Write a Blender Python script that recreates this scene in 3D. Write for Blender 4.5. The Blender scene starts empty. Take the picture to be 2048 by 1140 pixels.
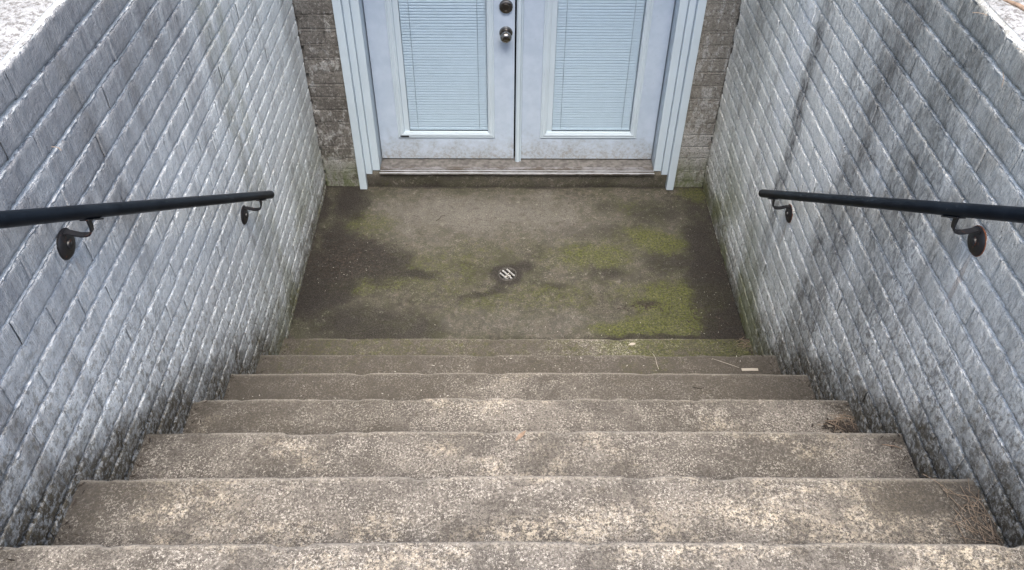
import bpy, bmesh, math, random
import numpy as np
from mathutils import Matrix, Vector
C = bpy.context.scene.collection
rad = math.radians
rng = np.random.default_rng(7)
random.seed(7)

# ------------------------------------------------------------------ camera
cam_d = bpy.data.cameras.new('camera')
cam = bpy.data.objects.new('camera', cam_d); C.objects.link(cam)
pitch, yaw, roll = 0.765568, 0.0123354, 0.0099538
fw = Vector((math.sin(yaw)*math.cos(pitch), math.cos(yaw)*math.cos(pitch), -math.sin(pitch)))
rt0 = Vector((math.cos(yaw), -math.sin(yaw), 0)); up0 = rt0.cross(fw)
rt = math.cos(roll)*rt0 + math.sin(roll)*up0
up = -math.sin(roll)*rt0 + math.cos(roll)*up0
cam.matrix_world = Matrix(((rt.x, up.x, -fw.x, -0.0552), (rt.y, up.y, -fw.y, 0.0), (rt.z, up.z, -fw.z, 2.691), (0, 0, 0, 1)))
cam_d.sensor_width = 36; cam_d.lens = 1632.85/2048*36
cam_d.clip_start = 0.02; cam_d.clip_end = 500
bpy.context.scene.camera = cam
CAM = np.array([-0.0552, 0, 2.691]); FWD = np.array(fw); RGT = np.array(rt); UPV = np.array(up)
def px_of(P):
    d = np.asarray(P, float)-CAM; z = d@FWD
    z = np.where(z > 0.05, z, 0.05)
    return 1024+1632.85*(d@RGT)/z, 570-1632.85*(d@UPV)/z, z

# ------------------------------------------------------------------ light
w = bpy.data.worlds.new('World'); bpy.context.scene.world = w; w.use_nodes = True
nt = w.node_tree; bg = nt.nodes['Background']
sky = nt.nodes.new('ShaderNodeTexSky'); sky.sky_type = 'NISHITA'; sky.sun_disc = False
SUN_EL, SUN_AZ = rad(64), rad(176)      # azimuth clockwise from +y (north)
sky.sun_elevation = SUN_EL; sky.sun_rotation = SUN_AZ
sky.air_density = 1.0; sky.dust_density = 4.0; sky.ozone_density = 1.0
nt.links.new(sky.outputs[0], bg.inputs[0]); bg.inputs[1].default_value = 0.13
sd = bpy.data.lights.new('sun', 'SUN'); sd.energy = 1.6; sd.angle = rad(30); sd.color = (1, .93, .84)
so = bpy.data.objects.new('sun', sd); C.objects.link(so)
sv = Vector((math.sin(SUN_AZ)*math.cos(SUN_EL), math.cos(SUN_AZ)*math.cos(SUN_EL), math.sin(SUN_EL)))
so.rotation_euler = sv.to_track_quat('Z', 'Y').to_euler(); so.location = (0, -5, 12)
vs = bpy.context.scene.view_settings
vs.view_transform = 'Standard'; vs.look = 'None'; vs.gamma = 1; vs.use_curve_mapping = False; vs.exposure = 1.66
bpy.context.scene.cycles.use_denoising = True
bpy.context.scene.cycles.denoising_prefilter = 'NONE'

# ------------------------------------------------------------------ noise in numpy
def _h(ix, iy, s):
    n = (ix.astype(np.int64)*374761393 + iy.astype(np.int64)*668265263 + s*982451653) & 0xffffffff
    n = ((n ^ (n >> 13))*1274126177) & 0xffffffff
    return ((n ^ (n >> 16)) & 0xffff)/65535.0
def vn(x, y, s=0):
    x = np.asarray(x, float); y = np.asarray(y, float)
    x, y = np.broadcast_arrays(x, y)
    ix = np.floor(x).astype(np.int64); iy = np.floor(y).astype(np.int64)
    fx = x-ix; fy = y-iy; fx = fx*fx*(3-2*fx); fy = fy*fy*(3-2*fy)
    a = _h(ix, iy, s); b = _h(ix+1, iy, s); c = _h(ix, iy+1, s); d = _h(ix+1, iy+1, s)
    return (a*(1-fx)+b*fx)*(1-fy)+(c*(1-fx)+d*fx)*fy
def fbm(x, y, s=0, o=4, g=.55):
    t = 0; a = 1; n = 0
    for i in range(o):
        t = t+a*vn(np.asarray(x)*2**i+i*17.3, np.asarray(y)*2**i-i*9.1, s+i); n += a; a *= g
    return t/n
def ss(a, b, x):
    t = np.clip((x-a)/(b-a), 0, 1); return t*t*(3-2*t)

# ------------------------------------------------------------------ objects
def props(o, label=None, cat=None, group=None, kind=None):
    if label: o['label'] = label
    if cat: o['category'] = cat
    if group: o['group'] = group
    if kind: o['kind'] = kind
    return o
def link(name, me, parent=None, loc=None, rot=None):
    o = bpy.data.objects.new(name, me); C.objects.link(o)
    if parent is not None: o.parent = parent
    if loc is not None: o.location = loc
    if rot is not None: o.rotation_euler = rot
    return o
def empty(name, loc=(0, 0, 0), **k):
    o = link(name, None); o.location = loc; o.empty_display_size = .1
    return props(o, **k)
def mesh(name, v, f, mat, smooth=False):
    me = bpy.data.meshes.new(name); me.from_pydata([tuple(p) for p in v], [], [tuple(q) for q in f]); me.update()
    if mat: me.materials.append(mat)
    if smooth: me.polygons.foreach_set('use_smooth', [True]*len(me.polygons))
    return me
def grid_faces(nu, nv, base=0, flip=False):
    i = np.arange(nu-1)[:, None]; j = np.arange(nv-1)[None, :]
    a = base+i*nv+j; q = np.stack([a, a+nv, a+nv+1, a+1], -1).reshape(-1, 4)
    return q[:, ::-1] if flip else q
def attr(me, name, arr):
    a = me.color_attributes.new(name, 'FLOAT_COLOR', 'POINT')
    rgba = np.ones((len(me.vertices), 4), np.float32); rgba[:, :arr.shape[1]] = arr
    a.data.foreach_set('color', rgba.ravel())
class MB:
    def __init__(s): s.v = []; s.f = []
    def add(s, v, f):
        b = len(s.v); s.v += [tuple(p) for p in v]; s.f += [tuple(int(i)+b for i in q) for q in f]; return s
    def box(s, x0, x1, y0, y1, z0, z1, bev=0):
        if bev <= 0:
            return s.add([(x, y, z) for x in (x0, x1) for y in (y0, y1) for z in (z0, z1)],
                         [(0, 1, 3, 2), (4, 6, 7, 5), (0, 4, 5, 1), (2, 3, 7, 6), (0, 2, 6, 4), (1, 5, 7, 3)])
        bm = bmesh.new(); bmesh.ops.create_cube(bm, size=1)
        for q in bm.verts: q.co = Vector(((x0+x1)/2+q.co.x*(x1-x0), (y0+y1)/2+q.co.y*(y1-y0), (z0+z1)/2+q.co.z*(z1-z0)))
        bmesh.ops.bevel(bm, geom=bm.edges[:], offset=bev, segments=2, affect='EDGES', profile=.5)
        bm.verts.ensure_lookup_table(); bm.verts.index_update()
        s.add([q.co[:] for q in bm.verts], [[q.index for q in f.verts] for f in bm.faces]); bm.free(); return s
    def lathe(s, prof, c=(0, 0, 0), axis='z', n=32):   # prof: (r, h)
        v = []
        for r, h in prof:
            for k in range(n):
                a = 2*math.pi*k/n; p, q = r*math.cos(a), r*math.sin(a)
                v.append({'z': (c[0]+p, c[1]+q, c[2]+h), '-y': (c[0]+p, c[1]-h, c[2]+q), 'x': (c[0]+h, c[1]+p, c[2]+q), '-x': (c[0]-h, c[1]-p, c[2]+q)}[axis])
        f = [(i*n+k, i*n+(k+1) % n, (i+1)*n+(k+1) % n, (i+1)*n+k) for i in range(len(prof)-1) for k in range(n)]
        m = len(v); f.append(tuple(range((len(prof)-1)*n, m))); f.append(tuple(range(n-1, -1, -1)))
        return s.add(v, f)
    def tube(s, pts, r, n=16, cap=True):
        P = [Vector(p) for p in pts]; rr = r if hasattr(r, '__len__') else [r]*len(P); v = []
        t0 = (P[1]-P[0]).normalized(); nrm = t0.orthogonal().normalized()
        for i, p in enumerate(P):
            t = (P[min(i+1, len(P)-1)]-P[max(i-1, 0)]).normalized()
            nrm = (nrm-t*nrm.dot(t)).normalized(); b = t.cross(nrm)
            for k in range(n):
                a = 2*math.pi*k/n; v.append(p+rr[i]*(math.cos(a)*nrm+math.sin(a)*b))
        f = [(i*n+k, i*n+(k+1) % n, (i+1)*n+(k+1) % n, (i+1)*n+k) for i in range(len(P)-1) for k in range(n)]
        if cap: f += [tuple(range(n-1, -1, -1)), tuple(range((len(P)-1)*n, len(P)*n))]
        return s.add(v, f)
    def build(s, name, mat, parent=None, smooth=False, auto=None):
        bm = bmesh.new(); vs_ = [bm.verts.new(p) for p in s.v]
        for q in s.f:
            try: bm.faces.new([vs_[i] for i in q])
            except ValueError: pass
        bmesh.ops.recalc_face_normals(bm, faces=bm.faces)
        if auto:
            for e in bm.edges:
                if len(e.link_faces) == 2 and e.calc_face_angle(0) > rad(auto): e.smooth = False
            smooth = True
        me = bpy.data.meshes.new(name); bm.to_mesh(me); bm.free()
        if mat: me.materials.append(mat)
        if smooth: me.polygons.foreach_set('use_smooth', [True]*len(me.polygons))
        return link(name, me, parent)

# ------------------------------------------------------------------ material helper
class NT:
    def __init__(s, name):
        s.m = bpy.data.materials.new(name); s.m.use_nodes = True; s.t = s.m.node_tree
        s.b = s.t.nodes['Principled BSDF']; s.geo = s.t.nodes.new('ShaderNodeNewGeometry')
        s.pos = s.geo.outputs['Position']; s.sep = s.t.nodes.new('ShaderNodeSeparateXYZ'); s.t.links.new(s.pos, s.sep.inputs[0])
        s.x, s.y, s.z = s.sep.outputs
    def _in(s, sock, v):
        if isinstance(v, bpy.types.NodeSocket): s.t.links.new(v, sock)
        elif v is not None:
            if sock.type == 'RGBA' and not hasattr(v, '__len__'): v = (v, v, v, 1)
            if sock.type == 'RGBA' and len(v) == 3: v = (*v, 1)
            sock.default_value = v
    def math(s, op, a, b=None, c=None, clamp=False):
        n = s.t.nodes.new('ShaderNodeMath'); n.operation = op; n.use_clamp = clamp
        s._in(n.inputs[0], a); s._in(n.inputs[1], b); s._in(n.inputs[2], c); return n.outputs[0]
    def scale(s, v, sx, sy, sz):
        n = s.t.nodes.new('ShaderNodeVectorMath'); n.operation = 'MULTIPLY'; s._in(n.inputs[0], v); n.inputs[1].default_value = (sx, sy, sz); return n.outputs[0]
    def noise(s, scale, detail=3, rough=.55, v=None, dist=0, color=False):
        n = s.t.nodes.new('ShaderNodeTexNoise'); n.inputs['Scale'].default_value = scale; n.inputs['Detail'].default_value = detail
        n.inputs['Roughness'].default_value = rough; n.inputs['Distortion'].default_value = dist
        s.t.links.new(v or s.pos, n.inputs['Vector']); return n.outputs['Color' if color else 'Fac']
    def voro(s, scale, v=None, feat='F1', out='Distance'):
        n = s.t.nodes.new('ShaderNodeTexVoronoi'); n.inputs['Scale'].default_value = scale; n.feature = feat
        s.t.links.new(v or s.pos, n.inputs['Vector']); return n.outputs[out]
    def ramp(s, v, a, b, lo=0., hi=1., smooth=True):
        n = s.t.nodes.new('ShaderNodeMapRange'); n.interpolation_type = 'SMOOTHSTEP' if smooth else 'LINEAR'
        s._in(n.inputs['Value'], v)
        for k, q in (('From Min', a), ('From Max', b), ('To Min', lo), ('To Max', hi)): s._in(n.inputs[k], q)
        return n.outputs['Result']
    def mix(s, f, a, b, mode='MIX'):
        n = s.t.nodes.new('ShaderNodeMix'); n.data_type = 'RGBA'; n.blend_type = mode; n.clamp_factor = True
        s._in(n.inputs[0], f); s._in(n.inputs[6], a); s._in(n.inputs[7], b); return n.outputs[2]
    def attr(s, name):
        n = s.t.nodes.new('ShaderNodeAttribute'); n.attribute_name = name
        q = s.t.nodes.new('ShaderNodeSeparateColor'); s.t.links.new(n.outputs['Color'], q.inputs[0]); return q.outputs
    def bump(s, h, strength=.5, dist=.002, normal=None):
        n = s.t.nodes.new('ShaderNodeBump'); n.inputs['Strength'].default_value = strength; n.inputs['Distance'].default_value = dist
        s._in(n.inputs['Height'], h)
        if normal: s.t.links.new(normal, n.inputs['Normal'])
        return n.outputs[0]
    def done(s, col, rough=.8, normal=None, metal=0, spec=.4):
        s._in(s.b.inputs['Base Color'], col); s._in(s.b.inputs['Roughness'], rough); s._in(s.b.inputs['Metallic'], metal)
        s.b.inputs['Specular IOR Level'].default_value = spec
        if normal: s.t.links.new(normal, s.b.inputs['Normal'])
        return s.m
def plain(name, col, rough=.5, metal=0, var=.15, vs_=30, bump=0):
    m = NT(name); n = m.noise(vs_, 4)
    c = m.mix(m.ramp(n, .3, .7), [q*(1-var) for q in col], [min(1, q*(1+var)) for q in col])
    return m.done(c, rough, m.bump(m.noise(vs_*8, 3), bump, .001) if bump else None, metal)

def painted_brick(side, lit=0):
    """weathered white paint over wire-cut brick; side -1 left, +1 right"""
    m = NT('painted_mortar_lit' if lit else 'painted_brick'); P = m.pos; CL = 1-.75*lit
    vst = m.scale(P, 1, 1, .11)
    scr = m.noise(82, 4, .8, vst)                 # vertical drag marks
    diag = m.noise(95, 3, .6, m.scale(P, 1, 1.0, .35), dist=.6)
    fine = m.noise(420, 2, .7)
    lump = m.noise(60, 4, .65)
    big = m.noise(2.3, 4, .6, m.scale(P, 1, 1.6, .5), dist=.4)
    mid = m.noise(9, 5, .65)
    strk = m.noise(6, 4, .6, m.scale(P, 1, 1.7, .16))
    base = m.mix(m.ramp(mid, .3, .7), (.74, .80, .815) if side < 0 else (.765, .79, .745), (.87, .93, .94) if side < 0 else (.89, .91, .86))
    if lit: base = m.mix(.6, base, (.90, .91, .87))  # whiter mortar copy: sky light on the ledges painted into the colour
    oi = m.t.nodes.new('ShaderNodeObjectInfo'); base = m.mix(m.math('MULTIPLY', oi.outputs['Random'], .11), base, (.38, .37, .36))
    base = m.mix(m.ramp(m.noise(125, 4, .9), .53, .60, .0, .7), base, (.92, .92, .89))
    # paint worn / grime film in the hollows between drag marks
    hol = m.ramp(m.math('ADD', m.math('MULTIPLY', scr if side < 0 else diag, .6), m.math('MULTIPLY', lump, .4)), .53, .42)
    film = m.math('MAXIMUM', m.ramp(big, .38, .66, .06, .75), m.ramp(m.y, 2.3, 1.5, 0, .22))
    base = m.mix(m.math('MULTIPLY', m.math('MULTIPLY', hol, film), .80*CL), base, (.15, .15, .16))
    # darker weathering below the open top edge
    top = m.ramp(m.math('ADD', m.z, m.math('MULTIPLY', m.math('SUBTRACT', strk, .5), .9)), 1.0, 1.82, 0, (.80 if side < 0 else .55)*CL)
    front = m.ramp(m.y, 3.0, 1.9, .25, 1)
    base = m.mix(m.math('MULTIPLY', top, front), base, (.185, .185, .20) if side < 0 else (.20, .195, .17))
    # rain streaks
    st = m.ramp(strk, .53, .68, 0, .50)
    base = m.mix(m.math('MULTIPLY', st, m.ramp(mid, .35, .6)), base, (.24, .235, .22))
    # long single streaks
    def streak(y0, dy, wdt, z0, z1, colr, amt, zmax=None):
        yc = m.math('ADD', y0, m.math('MULTIPLY', m.math('SUBTRACT', m.z, 1.0), dy))
        yc = m.math('ADD', yc, m.math('MULTIPLY', m.math('SUBTRACT', m.noise(3, 2), .5), .05))
        d = m.math('ABSOLUTE', m.math('SUBTRACT', m.y, yc)); d = m.math('ADD', d, m.math('MULTIPLY', m.math('SUBTRACT', m.noise(22, 5, .8, m.scale(P, 1, 1, .3)), .5), wdt*1.6))
        k = m.math('MULTIPLY', m.ramp(d, wdt, wdt*.35), m.ramp(m.z, z0, z1))
        if zmax: k = m.math('MULTIPLY', k, m.ramp(m.z, zmax+.02, zmax-.01))
        return m.mix(m.math('MULTIPLY', m.math('MULTIPLY', k, amt), m.math('MULTIPLY', m.ramp(mid, .35, .6, .45, 1), m.ramp(m.noise(34, 6, .88, m.scale(P, 1, 1, .45)), .42, .58, .45, 1))), base, colr)
    if side > 0:
        base = streak(2.580, .05, .066, .15, .75, (.10, .097, .093), .92)
        base = streak(1.403, 0, .012, 1.15, 1.42, (.30, .20, .13), .55, 1.46)
        base = streak(2.405, 0, .012, .45, .70, (.30, .20, .13), .5, .73)
        base = streak(2.76, .05, .12, .5, 1.2, (.84, .88, .90), .7)
        base = streak(2.04, .02, .17, .1, .7, (.11, .105, .095), .82)
        base = streak(1.74, .02, .17, .5, 1.2, (.12, .12, .105), .78)
        base = streak(3.25, .02, .28, .45, 1.0, (.22, .21, .18), .8)
        base = streak(1.50, .02, .10, .9, 1.5, (.19, .18, .15), .55)
    else:
        base = streak(2.49, .0, .075, -.3, .9, (.20, .205, .15), .6)
        base = streak(2.25, .0, .10, .9, 1.5, (.19, .185, .195), .62)
        base = streak(1.361, 0, .010, 1.2, 1.45, (.25, .2, .17), .4, 1.48)
        base = streak(2.363, 0, .010, .55, .74, (.2, .17, .14), .5, .76)
        base = streak(2.745, .0, .006, .35, .75, (.08, .08, .09), .8)
        base = streak(2.62, .0, .06, -.4, .4, (.22, .23, .14), .5)
        base = streak(3.42, .0, .10, .0, .7, (.20, .20, .18), .5)
    # algae and splash dirt hugging the stairs and the landing
    line = m.math('MAXIMUM', m.math('ADD', m.math('MULTIPLY', m.math('SUBTRACT', 2.42, m.y), .7474), .047), 0)
    h = m.math('SUBTRACT', m.z, line)
    hn = m.math('ADD', h, m.math('MULTIPLY', m.math('SUBTRACT', m.noise(7, 5, .7), .5), .55))
    d1 = m.ramp(hn, .24, -.04)
    spk = m.ramp(m.noise(75, 4, .75), .62, .42)
    low = m.ramp(m.y, 1.9, 2.6)
    dirt = m.mix(low, (.085, .075, .055), (.105, .095, .058))
    base = m.mix(m.math('MULTIPLY', d1, m.ramp(spk, 0, 1, .60, 1)), base, dirt)
    d2 = m.ramp(hn, .72, .05)
    base = m.mix(m.math('MULTIPLY', m.math('MULTIPLY', d2, m.ramp(m.noise(48, 5, .75), .51, .58)), .62), base, (.145, .130, .095))
    grn = m.math('MULTIPLY', m.ramp(m.noise(3.1, 3), .40, .6), m.math('MULTIPLY', m.ramp(m.z, .75, .05), low))
    base = m.mix(m.math('MULTIPLY', grn, .75 if side > 0 else .45), base, (.17, .18, .075))
    # pin holes
    base = m.mix(m.ramp(m.noise(140, 4, .9), .45, .39, 0, .42*CL), base, (.13, .13, .14))
    pin = m.ramp(m.voro(26), .055, .03)
    base = m.mix(m.math('MULTIPLY', pin, m.ramp(m.noise(5, 1), .5, .56)), base, (.04, .04, .04))
    bh = m.math('ADD', m.math('MULTIPLY', scr if side < 0 else diag, 1.0), m.math('MULTIPLY', lump, .7))
    bh = m.math('ADD', bh, m.math('MULTIPLY', fine, .35))
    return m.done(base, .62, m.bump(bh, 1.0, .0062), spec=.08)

def house_brick():
    m = NT('grimy_brick')
    n1 = m.noise(7, 6, .7, dist=.8); n2 = m.noise(34, 5, .7, m.scale(m.pos, 1, 1, .45)); n3 = m.noise(160, 3, .7)
    c = m.mix(m.ramp(n1, .35, .65), (.105, .099, .090), (.225, .215, .198)); c = m.mix(m.ramp(m.x, 0, .8, 0, .6), c, (.27, .26, .23))
    wp = m.math('ADD', m.math('ADD', m.math('MULTIPLY', n2, .9), m.math('MULTIPLY', n1, .5)), m.ramp(m.z, .05, .55, .17, 0))
    wp = m.math('ADD', wp, m.ramp(m.math('ABSOLUTE', m.math('ADD', m.x, -.93)), 2.2, .25, -.03, 0.015))
    c = m.mix(m.ramp(wp, .72, .80, 0, .75), c, (.42, .43, .42)); c = m.mix(m.ramp(m.noise(85, 4, .9), .53, .62, 0, .6), c, (.38, .37, .34)); c = m.mix(m.ramp(m.noise(70, 5, .9), .47, .38, 0, .8), c, (.045, .042, .038))
    c = m.mix(m.ramp(n3, .55, .4, 0, .35), c, (.06, .055, .05))
    g = m.math('MULTIPLY', m.ramp(m.math('ADD', m.z, m.math('MULTIPLY', n1, .2)), .36, .12), m.ramp(n2, .35, .6, .3, 1))
    c = m.mix(m.math('MULTIPLY', g, .8), c, (.075, .095, .025))
    return m.done(c, .85, m.bump(m.math('ADD', n2, m.math('MULTIPLY', n3, .5)), 1, .009), spec=.2)

def concrete(name, kind):
    """attribute mask: r grime and darker tone, g moss, b pale wear"""
    m = NT(name); a = m.attr('mask'); gr, mo, pa = a[0], a[1], a[2]
    sp = m.noise(175, 3, .92); sp2 = m.noise(150, 4, .92); md = m.noise(28, 5, .7); bg_ = m.noise(4, 4, .6, dist=.3)
    vc = m.voro(210)
    if kind == 'step':
        base = m.mix(m.ramp(bg_, .36, .64), (.080, .072, .062), (.185, .168, .147))
        base = m.mix(m.ramp(md, .42, .6, 0, .55), base, (.225, .207, .182))
    else:
        base = m.mix(m.ramp(bg_, .32, .68), (.026, .025, .020), (.056, .054, .046))
        base = m.mix(m.ramp(md, .42, .62, 0, .35), base, (.23, .20, .165))
    # pale lichen / worn patches
    pm = m.math('MULTIPLY', pa, m.ramp(m.math('ADD', m.math('MULTIPLY', m.noise(60, 5, .8), .6), m.math('MULTIPLY', sp2, .4)), .46, .58))
    if kind != 'step': pm = m.math('MULTIPLY', pa, .9)
    base = m.mix(m.math('MULTIPLY', pm, .8), base, (.62, .545, .42) if kind == 'step' else (.185, .176, .16))
    base = m.mix(m.ramp(m.noise(11, 6, .75, dist=.8), .5, .66, 0, .45), base, (.085, .075, .06))
    # grime and darker tone
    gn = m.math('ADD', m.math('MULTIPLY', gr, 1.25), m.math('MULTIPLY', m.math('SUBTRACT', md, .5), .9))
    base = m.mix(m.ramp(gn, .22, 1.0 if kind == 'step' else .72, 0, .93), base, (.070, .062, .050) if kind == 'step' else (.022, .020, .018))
    if kind != 'step':
        ol = m.noise(7, 6, .7, dist=1.0)
        base = m.mix(m.math('MULTIPLY', m.ramp(ol, .42, .60, .15, .62), m.math('SUBTRACT', 1, m.math('MULTIPLY', pa, .85))), base, (.044, .048, .022))
        base = m.mix(m.ramp(m.noise(10, 6, .75, m.scale(m.pos, 1, 1.3, 1), dist=1.2), .52, .66, 0, .6), base, (.045, .042, .034))
        base = m.mix(m.ramp(m.noise(38, 6, .8), .56, .66, 0, .45), base, (.30, .285, .25))
    else:
        base = m.mix(m.ramp(m.noise(5, 7, .85, dist=.8), .49, .58, 0, .65), base, (.085, .077, .067))
    # moss
    mn = m.math('ADD', mo, m.math('MULTIPLY', m.math('SUBTRACT', m.noise(26, 6, .85), .5), 1.9))
    mc = m.mix(m.ramp(m.noise(90, 3, .7), .35, .65), (.030, .037, .008), (.098, .108, .024))
    base = m.mix(m.ramp(mn, .15, .80, 0, .92), base, mc)
    if kind != 'step': base = m.mix(m.ramp(m.math('ADD', gr, m.math('MULTIPLY', m.math('SUBTRACT', m.noise(30, 6, .85), .5), .9)), .42, .85, 0, .85), base, (.018, .016, .015))
    # exposed sand: light and dark grains
    gl = .85 if kind == 'step' else .5
    base = m.mix(m.math('MULTIPLY', m.math('MULTIPLY', m.ramp(sp, .52, .58, 0, gl), m.ramp(m.noise(8, 6, .85, dist=.6), .42, .58, .22, 1)), m.math('SUBTRACT', 1, m.math('MULTIPLY', gr, .75))), base, (.58, .545, .48) if kind == 'step' else (.24, .225, .19))
    base = m.mix(m.ramp(sp2, .485, .42, 0, .9), base, (.060, .054, .048))
    if kind == 'step': base = m.mix(m.math('MULTIPLY', m.attr('nose')[0], m.ramp(sp2, .38, .55, .35, .8)), base, (.36, .335, .29))
    hgt = m.math('ADD', m.math('MULTIPLY', sp, .5), m.math('ADD', m.math('MULTIPLY', sp2, .7), m.math('MULTIPLY', md, 1.0)))
    return m.done(base, .86, m.bump(hgt, .9, .006), spec=.25)

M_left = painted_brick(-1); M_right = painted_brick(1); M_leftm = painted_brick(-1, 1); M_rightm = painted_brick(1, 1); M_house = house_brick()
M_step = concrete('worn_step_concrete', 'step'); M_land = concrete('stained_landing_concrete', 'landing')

def ground_mat():
    m = NT('bleached_concrete')
    a = m.noise(6, 5, .7); b = m.noise(70, 5, .8); c = m.noise(300, 2, .8)
    col = m.mix(m.ramp(a, .3, .7), (.24, .248, .252), (.40, .408, .412))
    col = m.mix(m.ramp(b, .54, .42, 0, .85), col, (.11, .105, .10))
    col = m.mix(m.ramp(c, .55, .7, 0, .5), col, (.50, .51, .51))
    return m.done(col, .9, m.bump(m.math('ADD', b, c), .6, .004), spec=.2)
M_ground = ground_mat()

def door_paint():
    m = NT('white_door_paint')
    n = m.noise(14, 5, .7); d = m.noise(60, 4, .8)
    low = m.ramp(m.math('ADD', m.z, m.math('MULTIPLY', m.math('SUBTRACT', n, .5), .35)), .30, .10)
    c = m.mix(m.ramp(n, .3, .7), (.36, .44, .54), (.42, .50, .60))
    c = m.mix(m.math('MULTIPLY', low, m.ramp(d, .42, .62, .25, .8)), c, (.24, .225, .19))
    c = m.mix(m.ramp(m.voro(30), .045, .02), c, (.2, .18, .15))
    return m.done(c, .38, m.bump(n, .08, .002), spec=.5)
M_door = door_paint()
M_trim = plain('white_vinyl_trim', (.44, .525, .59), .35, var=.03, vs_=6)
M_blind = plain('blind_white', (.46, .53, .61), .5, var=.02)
M_cord = plain('cord_grey', (.30, .34, .38), .6)
M_dark = plain('rubber_and_gap_black', (.012, .012, .012), .6)
M_gap = plain('door_gap_dark', (.02, .02, .022), .8)
def glass_mat():
    m = bpy.data.materials.new('clear_glass'); m.use_nodes = True; t = m.node_tree
    t.nodes.remove(t.nodes['Principled BSDF']); o = t.nodes['Material Output']
    tr = t.nodes.new('ShaderNodeBsdfTransparent'); tr.inputs[0].default_value = (.93, .96, .97, 1)
    g = t.nodes.new('ShaderNodeBsdfGlossy'); g.inputs['Roughness'].default_value = .02
    f = t.nodes.new('ShaderNodeFresnel'); f.inputs[0].default_value = 1.5
    x = t.nodes.new('ShaderNodeMixShader'); gg = t.nodes.new('ShaderNodeNewGeometry'); inv = t.nodes.new('ShaderNodeMath'); inv.operation = 'SUBTRACT'; inv.inputs[0].default_value = 1; t.links.new(gg.outputs['Backfacing'], inv.inputs[1]); ml = t.nodes.new('ShaderNodeMath'); ml.operation = 'MULTIPLY'; t.links.new(f.outputs[0], ml.inputs[0]); t.links.new(inv.outputs[0], ml.inputs[1]); t.links.new(ml.outputs[0], x.inputs[0]); t.links.new(tr.outputs[0], x.inputs[1]); t.links.new(g.outputs[0], x.inputs[2])
    t.links.new(x.outputs[0], o.inputs['Surface']); return m
M_glass = glass_mat()
M_knob = plain('satin_nickel', (.30, .29, .27), .22, 1, var=.1)
M_bolt = plain('dull_bronze_nickel', (.16, .15, .14), .33, 1, var=.2)
def sill_mat():
    m = NT('dirty_aluminium'); n = m.noise(25, 5, .75, m.scale(m.pos, .4, 1, 1)); a = m.ramp(n, .40, .62)
    c = m.mix(a, (.09, .08, .07), (.26, .26, .27)); return m.done(c, .45, None, m.ramp(n, .4, .6, .2, .6))
M_sill = sill_mat()
M_sillb = plain('bright_aluminium', (.62, .64, .66), .35, .7, var=.15, vs_=20)
M_plate = plain('dusty_sill_plate', (.12, .115, .11), .7, 0, var=.35, vs_=40)
def rail_mat(worn):
    m = NT('black_rail_paint'); n = m.noise(55, 5, .8); n2 = m.noise(9, 3)
    c = m.mix(m.ramp(n2, .3, .7), (.006, .009, .014), (.012, .017, .024))
    k = m.math('MULTIPLY', m.ramp(n, .66, .70), m.ramp(n2, .5, .6))
    c = m.mix(m.math('MULTIPLY', k, .8 if worn else .15), c, (.30, .27, .25))
    return m.done(c, .32, m.bump(n, .12, .001), spec=.05)
M_rail = rail_mat(False); M_railw = rail_mat(True)
def iron(rusty):
    m = NT('black_iron'); n = m.noise(60, 4, .7)
    c = m.mix(m.ramp(n, .6-.12*rusty, .75-.1*rusty), (.012, .012, .014), (.16, .055, .025)); return m.done(c, .42, m.bump(n, .3, .001), spec=.5)
M_iron = iron(0); M_rust = iron(1)
M_rim = plain('rust', (.20, .075, .035), .85, 0, var=.4, vs_=90)
M_needle = plain('dry_needles', (.22, .17, .125), .8, 0, var=.4, vs_=60)
M_litter = plain('dark_leaf_litter', (.035, .028, .022), .85, 0, var=.6, vs_=90)
M_leafb = plain('brown_leaf', (.24, .17, .12), .7, 0, var=.3, vs_=80)
M_pale = plain('bleached_wood', (.36, .33, .28), .8, 0, var=.1, vs_=40)
M_grit = plain('pale_grit', (.42, .40, .36), .8, 0, var=.2)
M_drain = plain('drain_metal', (.40, .40, .39), .45, .5, var=.4, vs_=80)

# ------------------------------------------------------------------ dimensions
XW = 1.0202; YD = 3.572; RISE = .2059; TREAD = .2755
def nz(k): return RISE*k-.159
def ny(k): return 2.4207-(k-1)*TREAD
def stair_line(y): return np.maximum(.047+(2.42-np.asarray(y))*.7474, 0)
PITCH = .0720

# ------------------------------------------------------------------ ground
mb = MB(); G = 1.852
for x0, x1, y0, y1 in ((-60, -XW-.20, -60, 60), (XW+.20, 60, -60, 60), (-XW-.20, XW+.20, -60, -.335), (-XW-.20, XW+.20, 3.76, 60)):
    mb.add([(x0, y0, G), (x1, y0, G), (x1, y1, G), (x0, y1, G)], [(0, 1, 2, 3)])
g = mb.build('ground', M_ground); props(g, 'bleached pale concrete ground around the stairwell', kind='structure')
mb = MB().box(-XW-.15, XW+.15, -.335, -.055, 1.5, 1.8995)
g2 = mb.build('path', M_ground); props(g2, 'pale concrete path at the head of the stairs', kind='structure')

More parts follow.
